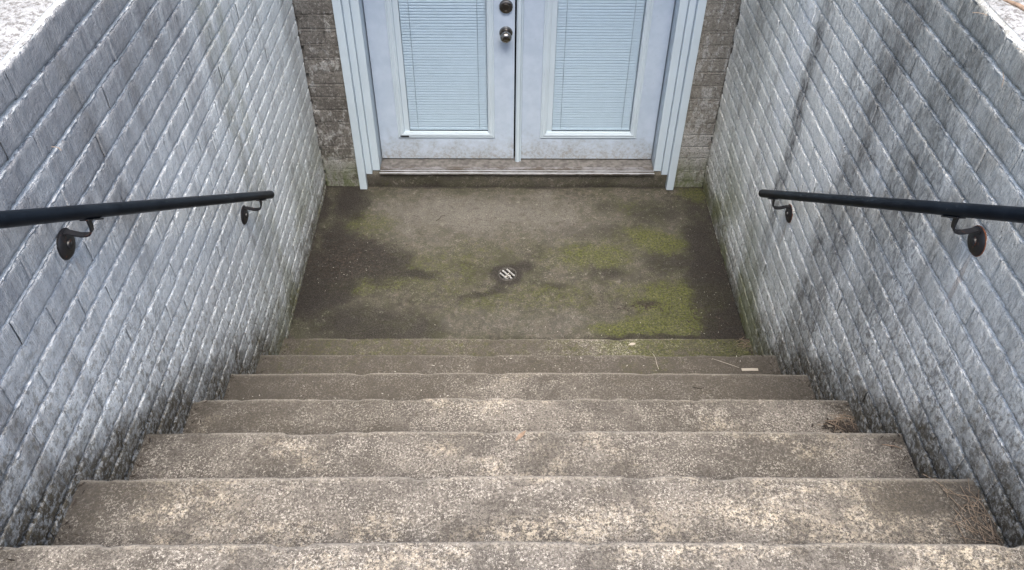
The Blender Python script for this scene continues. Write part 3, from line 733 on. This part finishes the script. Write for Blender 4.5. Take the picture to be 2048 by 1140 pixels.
for i in range(26):
    a_ = random.uniform(0, 6.28); r_ = random.uniform(0, .03); cx_, cy_ = r_*math.cos(a_), r_*math.sin(a_); s_ = random.uniform(.003, .009); an = random.uniform(0, 6)
    z_ = random.uniform(-.020, -.007)
    m_.add([(cx_+s_*math.cos(an+b_)*(1 if j % 2 else .6), cy_+s_*math.sin(an+b_)*(1 if j % 2 else .6), z_+random.uniform(-.002, .002)) for j, b_ in enumerate((0, 1.5, 3.1, 4.7))], [(0, 1, 2, 3)])
o = loc_build(m_, 'leaf_debris', M_grit); o['kind'] = 'stuff'

# ------------------------------------------------------------------ litter
def surf_z(x, y):
    if y > ny(1)+.003: return .002
    k = int((2.4207-y)//TREAD)+1
    return nz(k)+(.011*(1-(x/1.02)**2) if k >= 3 else -.004)+.002
def flakes(name, spots, mat, label, cat='debris'):
    V = []; F = []
    for (x, y, s, el) in spots:
        if abs(x) > 1.012: x = math.copysign(1.012, x)
        z = surf_z(x, y); an = random.uniform(0, 6.28); b = len(V); c_, s_ = math.cos(an), math.sin(an); tl = random.uniform(-.5, .5)
        for (p, q, h) in ((-1, 0, .1), (-.3, -.5, 0), (.5, -.4, .1), (1, .1, .35), (.3, .5, .15), (-.4, .45, .05)):
            p *= s*el; q *= s
            V.append((x+p*c_-q*s_, y+p*s_+q*c_, z+s*(h*.7+random.uniform(0, .25))+tl*q*.3+s*.15))
        F.append((b, b+1, b+2, b+3, b+4, b+5))
    o = link(name, mesh(name, V, F, mat)); props(o, label, kind='stuff'); return o
def gsp(cx, cy, rx, ry, n, smin, smax, el=(1, 2.5)):
    return [(random.gauss(cx, rx), min(3.55, random.gauss(cy, ry)), random.uniform(smin, smax), random.uniform(*el)) for _ in range(n)]
sp = gsp(-.80, 2.98, .11, .09, 750, .0018, .0055)+gsp(-.93, 2.9, .06, .16, 350, .0018, .005)+gsp(-.9, 3.35, .06, .12, 160, .0015, .004)
sp += gsp(.96, 2.8, .05, .30, 420, .0018, .005)+gsp(.92, 2.52, .07, .06, 160, .002, .006)+gsp(.60, 2.66, .05, .02, 70, .002, .006)
sp += gsp(.5, 2.45, .3, .015, 180, .0015, .0045)+gsp(.3, 3.25, .35, .12, 90, .0012, .0035)+gsp(.2, 2.9, .45, .25, 110, .001, .003)
sp += gsp(.8, 2.93, .10, .06, 160, .0015, .004)+gsp(0, 3.545, .6, .01, 140, .0012, .0035)+[(.352, 3.163, .0075, 1.1), (.30, 3.15, .004, 1.5), (.10, 3.20, .005, 1.4), (-.10, 3.30, .004, 2)]
flakes('leaf_litter', sp, M_litter, 'crumbly dark leaf litter scattered over the landing and against its walls')
sp = []
for k in range(1, 9):
    for s in (-1, 1):
        for _ in range(60 if s > 0 else 34):
            y = ny(k)-TREAD*(1-abs(random.gauss(0, .33)) if random.random() < .5 else random.random())
            if y > ny(k)-.01: y = ny(k)-random.uniform(.02, TREAD)
            sp.append((s*(1.018-abs(random.gauss(0, .022))), y, random.uniform(.0015, .0045), random.uniform(1, 3)))
sp += gsp(.965, 1.487, .028, .010, 130, .002, .006, (1, 3))+gsp(1.0, 1.478, .03, .006, 60, .002, .005, (1, 3))
flakes('step_dirt', sp, M_litter, 'dark crumbs of soil gathered where the steps meet the walls')
sp = gsp(.2, 2.5, .5, .04, 26, .0012, .0025)+gsp(.2, 2.09, .3, .03, 24, .0015, .003)+gsp(-.3, 1.75, .4, .08, 70, .0012, .003)+gsp(.2, 1.5, .6, .1, 60, .001, .0025)+gsp(.3, 3.0, .5, .3, 60, .0008, .0018)+gsp(.2, 1.0, .6, .2, 50, .001, .002)
sp += gsp(-.82, 2.96, .12, .10, 90, .0008, .002)+gsp(.93, 2.8, .06, .3, 60, .0008, .002)
flakes('pale_grit', sp, M_grit, 'tiny pale grit and flaked paint on the steps and landing')

def needles(name, cx, cy, rx, ry, n, L0, L1, mat, label, dirx=0.9, z=None, spread=.7, r=.0007):
    m_ = MB()
    for _ in range(n):
        x = min(random.gauss(cx, rx), 1.005) if cx > 0 and cx < 1.02 else random.gauss(cx, rx); y = random.gauss(cy, ry); a_ = dirx+random.gauss(0, spread); L = random.uniform(L0, L1)
        zz = (surf_z(x, y) if z is None else z)+random.uniform(.0008, .008); cv = random.gauss(0, .15)
        pts = [(x+L*(q-.5)*math.cos(a_+cv*q), y+L*(q-.5)*math.sin(a_+cv*q), zz+.004*math.sin(3*q)*random.random()) for q in (0, .33, .66, 1)]
        pts = [(min(p[0], 1.017) if z is None else p[0], p[1], p[2]) for p in pts]
        m_.tube(pts, r, 4, False)
    o = m_.build(name, mat); props(o, label, kind='stuff'); return o
needles('pine_needles', .985, .925, .030, .045, 44, .03, .085, M_needle, 'loose pile of dry brown pine needles at the right end of a lower step', 2.0, None, .75, .0006)
needles('pine_needles', .99, .66, .02, .05, 16, .04, .08, M_needle, 'few pine needles at the right end of the nearest step', 2.2)
needles('pine_needles', .97, 1.50, .03, .015, 22, .03, .07, M_needle, 'small tuft of brown needles and soil on the right side of a middle step', .3)
needles('pine_needles', .99, 2.38, .012, .02, 10, .03, .06, M_needle, 'curled needles by the right end of the bottom step', .3)
needles('pine_needles', -1.35, 1.6, .14, .4, 260, .02, .06, M_needle, 'dry needles and grass bits strewn over the ground left of the stairwell', .8, 1.909, 1.5, .0006)
needles('pine_needles', 1.25, 1.75, .12, .3, 120, .02, .06, M_needle, 'dry needles strewn over the ground right of the stairwell', .8, 1.875, 1.5, .0006)

def twig(pts, r, mat, label, cat='twig', name='twig'):
    o = MB().tube([(x, y, surf_z(x, y)+r+h) if len(p_) == 3 else p_[:3] for p_ in pts for (x, y, h) in [p_[:3]]], r, 8).build(name, mat, None, True)
    return props(o, label, cat)
twig([(.676, 2.164, .002), (.72, 2.146, .004), (.765, 2.117, .003), (.82, 2.088, .006), (.862, 2.072, .001)], .0009, M_pale, 'long thin pale curved twig lying on the second step from the bottom')
o = MB().box(.868, .932, 2.053, 2.066, nz(2)+.001, nz(2)+.005, .001).build('wood_sliver', M_pale); props(o, 'flat white sliver of wood on the second step from the bottom', 'wood chip')
twig([(.532, 2.145, .002), (.540, 2.12, .004), (.541, 2.09, .003), (.545, 2.065, .001)], .0010, M_pale, 'short forked pale twig near the middle right of the second step')
twig([(.955, 1.275, .001), (.985, 1.268, .004), (1.005, 1.262, .001)], .0011, M_leafb, 'short brown twig near the right wall on the fifth step up')
twig([(-.41, 3.275, .001), (-.395, 3.285, .003), (-.385, 3.31, .004), (-.365, 3.315, .001)], .0013, M_litter, 'small black curled twig on the far left part of the landing')
twig([(.60, 1.05+.75, .0), (.625, 1.79, .003), (.64, 1.80, .001)], .0012, M_litter, 'tiny dark twig on the third step, right of centre')
def leaf_obj(x, y, L, wd, rot, mat, label, curl=.3):
    V = []; n = 7
    for i in range(n):
        q = i/(n-1); ww = wd*math.sin(math.pi*min(max(q*.96+.02, 0), 1))**.8
        for s in (-1, 0, 1):
            p, r_ = (q-.5)*L, s*ww; h = curl*ww*abs(s)+.10*L*(q-.4)**2
            X_ = x+p*math.cos(rot)-r_*math.sin(rot); Y_ = y+p*math.sin(rot)+r_*math.cos(rot)
            V.append((X_, Y_, surf_z(x, y)+.0015+h))
    F = [(3*i+j, 3*i+j+1, 3*i+4+j, 3*i+3+j) for i in range(n-1) for j in (0, 1)]
    o = link('leaf', mesh('leaf', V, F, mat, True)); props(o, label, 'leaf')
leaf_obj(-.012, 1.296, .042, .006, .85, M_leafb, 'small curled reddish brown leaf near the centre of the fifth step')
leaf_obj(.50, 2.38, .03, .008, .2, M_pale, 'tiny bleached leaf scrap on the bottom step right of centre')
o = MB().tube([(1.06, 1.80, 1.880), (1.09, 1.74, 1.886), (1.13, 1.66, 1.884), (1.20, 1.58, 1.882)], [.004, .0055, .005, .004], 8).build('twig', M_leafb, None, True)
props(o, 'brown stick lying on the ground above the right wall', 'twig')
